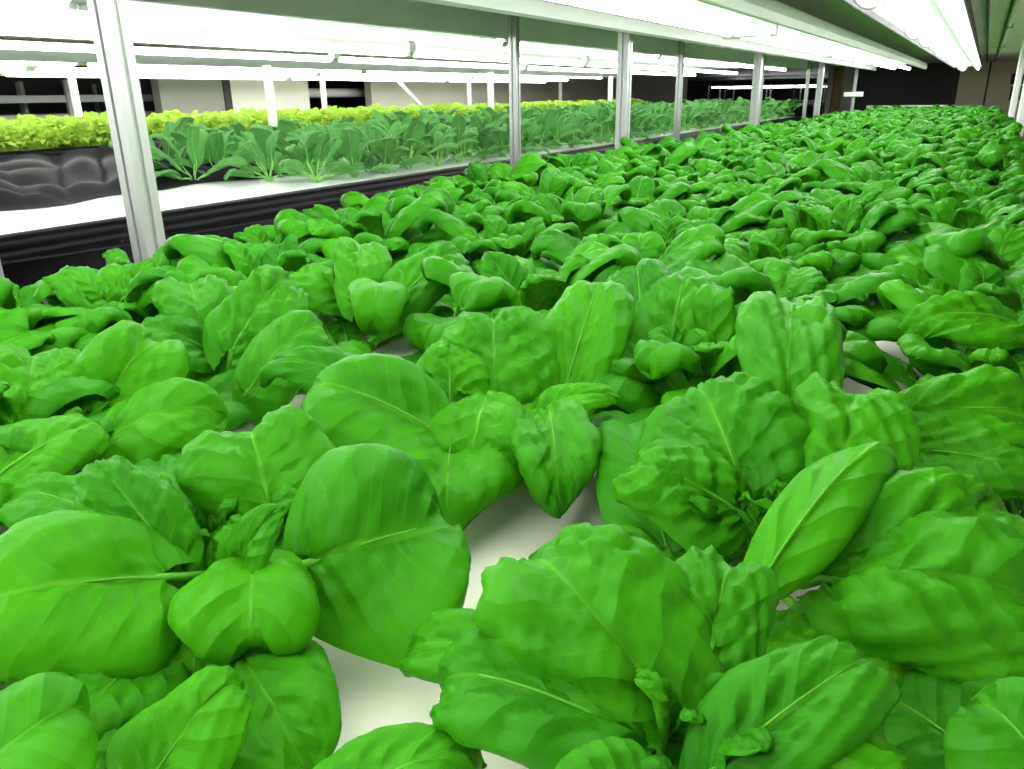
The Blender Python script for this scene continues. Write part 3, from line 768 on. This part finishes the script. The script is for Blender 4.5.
# ------------------------------------------------------------------ the middle bed
rr = random.Random(7)
V2 = [None] * 6; V2s = [None] * 6; MATS2 = [M['spinach'], M['spinach_stalk']]
cnt = {}
C2 = [-2.34, -2.60, -2.86, -3.12, -3.36]
for ci, x in enumerate(C2):
    y = 2.28 + 0.12 * (ci % 2) + (0.25, 0.1, 0.0, .0, 0.35)[ci]
    while y < B2Y1 - 0.15:
        px, py = x + rr.uniform(-.03, .03), y + rr.uniform(-.04, .04); vi = rr.randrange(6)
        by = bay(py); n = cnt.get((by, ci), 0); cnt[(by, ci)] = n + 1
        lab = 'grey-green upright plant, %s line from aisle, %s one %s' % (ORD[ci], ORD[min(n, 13)], by)
        if py < 4.6:
            if V2[vi] is None: V2[vi] = plant_tree('spinach_plant', upright_specs(300 + vi), MATS2, 16, 10); o = V2[vi][0]
            else: o = copy_tree(*V2[vi])
        else:
            if V2s[vi] is None: V2s[vi] = plant_single('spinach_plant', upright_specs(300 + vi), MATS2, 11, 6)
            o = bpy.data.objects.new('spinach_plant', V2s[vi]); COL.objects.link(o)
        s = rr.uniform(1.05, 1.35)
        o.location = (px, py, Z0 - 0.006); o.rotation_euler = (0, 0, rr.uniform(0, 6.28)); o.scale = (s, s, s)
        tag(o, lab, 'vegetable plant', 'grey-green plants in the middle bed')
        y += 0.215

# ------------------------------------------------------------------ the far bed: lettuces
V3 = [None] * 5; cnt = {}
for ci, x in enumerate([-4.26, -4.46, -4.66, -4.86, -5.06]):
    y = 1.2 + 0.09 * (ci % 2)
    while y < B3Y1 - 0.12:
        px, py = x + rr.uniform(-.02, .02), y + rr.uniform(-.02, .02); vi = rr.randrange(5)
        by = bay(py); n = cnt.get((by, ci), 0); cnt[(by, ci)] = n + 1
        lab = 'yellow frilly lettuce, %s line from aisle, %s one %s' % (ORD[ci], ORD[min(n, 13)], by)
        if V3[vi] is None: V3[vi] = plant_single('lettuce', frilly_specs(500 + vi), [M['lettuce'], M['lettuce']], 14, 14, thick=0.005)
        o = bpy.data.objects.new('lettuce', V3[vi]); COL.objects.link(o)
        s = rr.uniform(.9, 1.15)
        o.location = (px, py, Z0 + 0.075); o.rotation_euler = (0, 0, rr.uniform(0, 6.28)); o.scale = (s, s, s)
        tag(o, lab, 'lettuce', 'yellow-green lettuces in the far bed')
        y += 0.19

# ------------------------------------------------------------------ distance: racks and lamps seen through the openings
def rack(label, x0, x1, y0, y1, zs, along='y', lit=False):
    t = tag(empty('storage_rack', ((x0 + x1) / 2, (y0 + y1) / 2, 0)), label, 'rack', 'racks in the dark background')
    hx, hy = (x1 - x0) / 2, (y1 - y0) / 2
    nposts = max(2, int(max(2 * hx, 2 * hy) / 1.0))
    for k in range(nposts + 1):
        s = -1 + 2 * k / nposts
        for e in (-1, 1):
            p = (e * hx, s * hy) if along == 'y' else (s * hx, e * hy)
            b = MB(); b.box((p[0] - .018, p[1] - .018, 0), (p[0] + .018, p[1] + .018, Z0 + .5), bevel=.004); b.build('upright', M['steel'], t)
    for z in zs:
        b = MB(); b.box((-hx, -hy, Z0 + z - .03), (hx, hy, Z0 + z + .03), bevel=.005); b.build('shelf', M['steel'], t)
    if lit:
        for e in (-1, 1):
            for k in range(5):
                u0 = -hx + 2 * hx * k / 5
                b = MB(); b.tube([(u0 + .05, e * hy * .8, Z0 + .44), (u0 + 2 * hx / 5 - .05, e * hy * .8, Z0 + .44)], .02, 8); b.build('tube', M['tube_far'], t)
    return t
rack('grey shelf rack in the dark behind the lettuce at the left', -7.4, -6.75, 1.0, 5.4, (0.35, 0.20))
rack('dark low rack in the left background under the shelf rack', -8.3, -7.7, 1.0, 5.6, (0.05, -0.5))
t = tag(empty('wall_pipe', (-6.7, 7.35, Z0 + 0.38)), 'fat grey pipe crossing the dark opening beside the cream door', 'pipe')
b = MB(); b.tube([(0, -0.75, 0), (0, 0.8, 0)], .05, 12); b.build('pipe', M['rail'], t)
rack('distant rack with white lamps through the dark opening, nearer one', -6.3, -3.6, 21.5, 22.6, (0.0,), along='x', lit=True)
rack('distant rack with white lamps through the dark opening, farther one', -7.5, -4.2, 27.5, 28.6, (0.0,), along='x', lit=True)
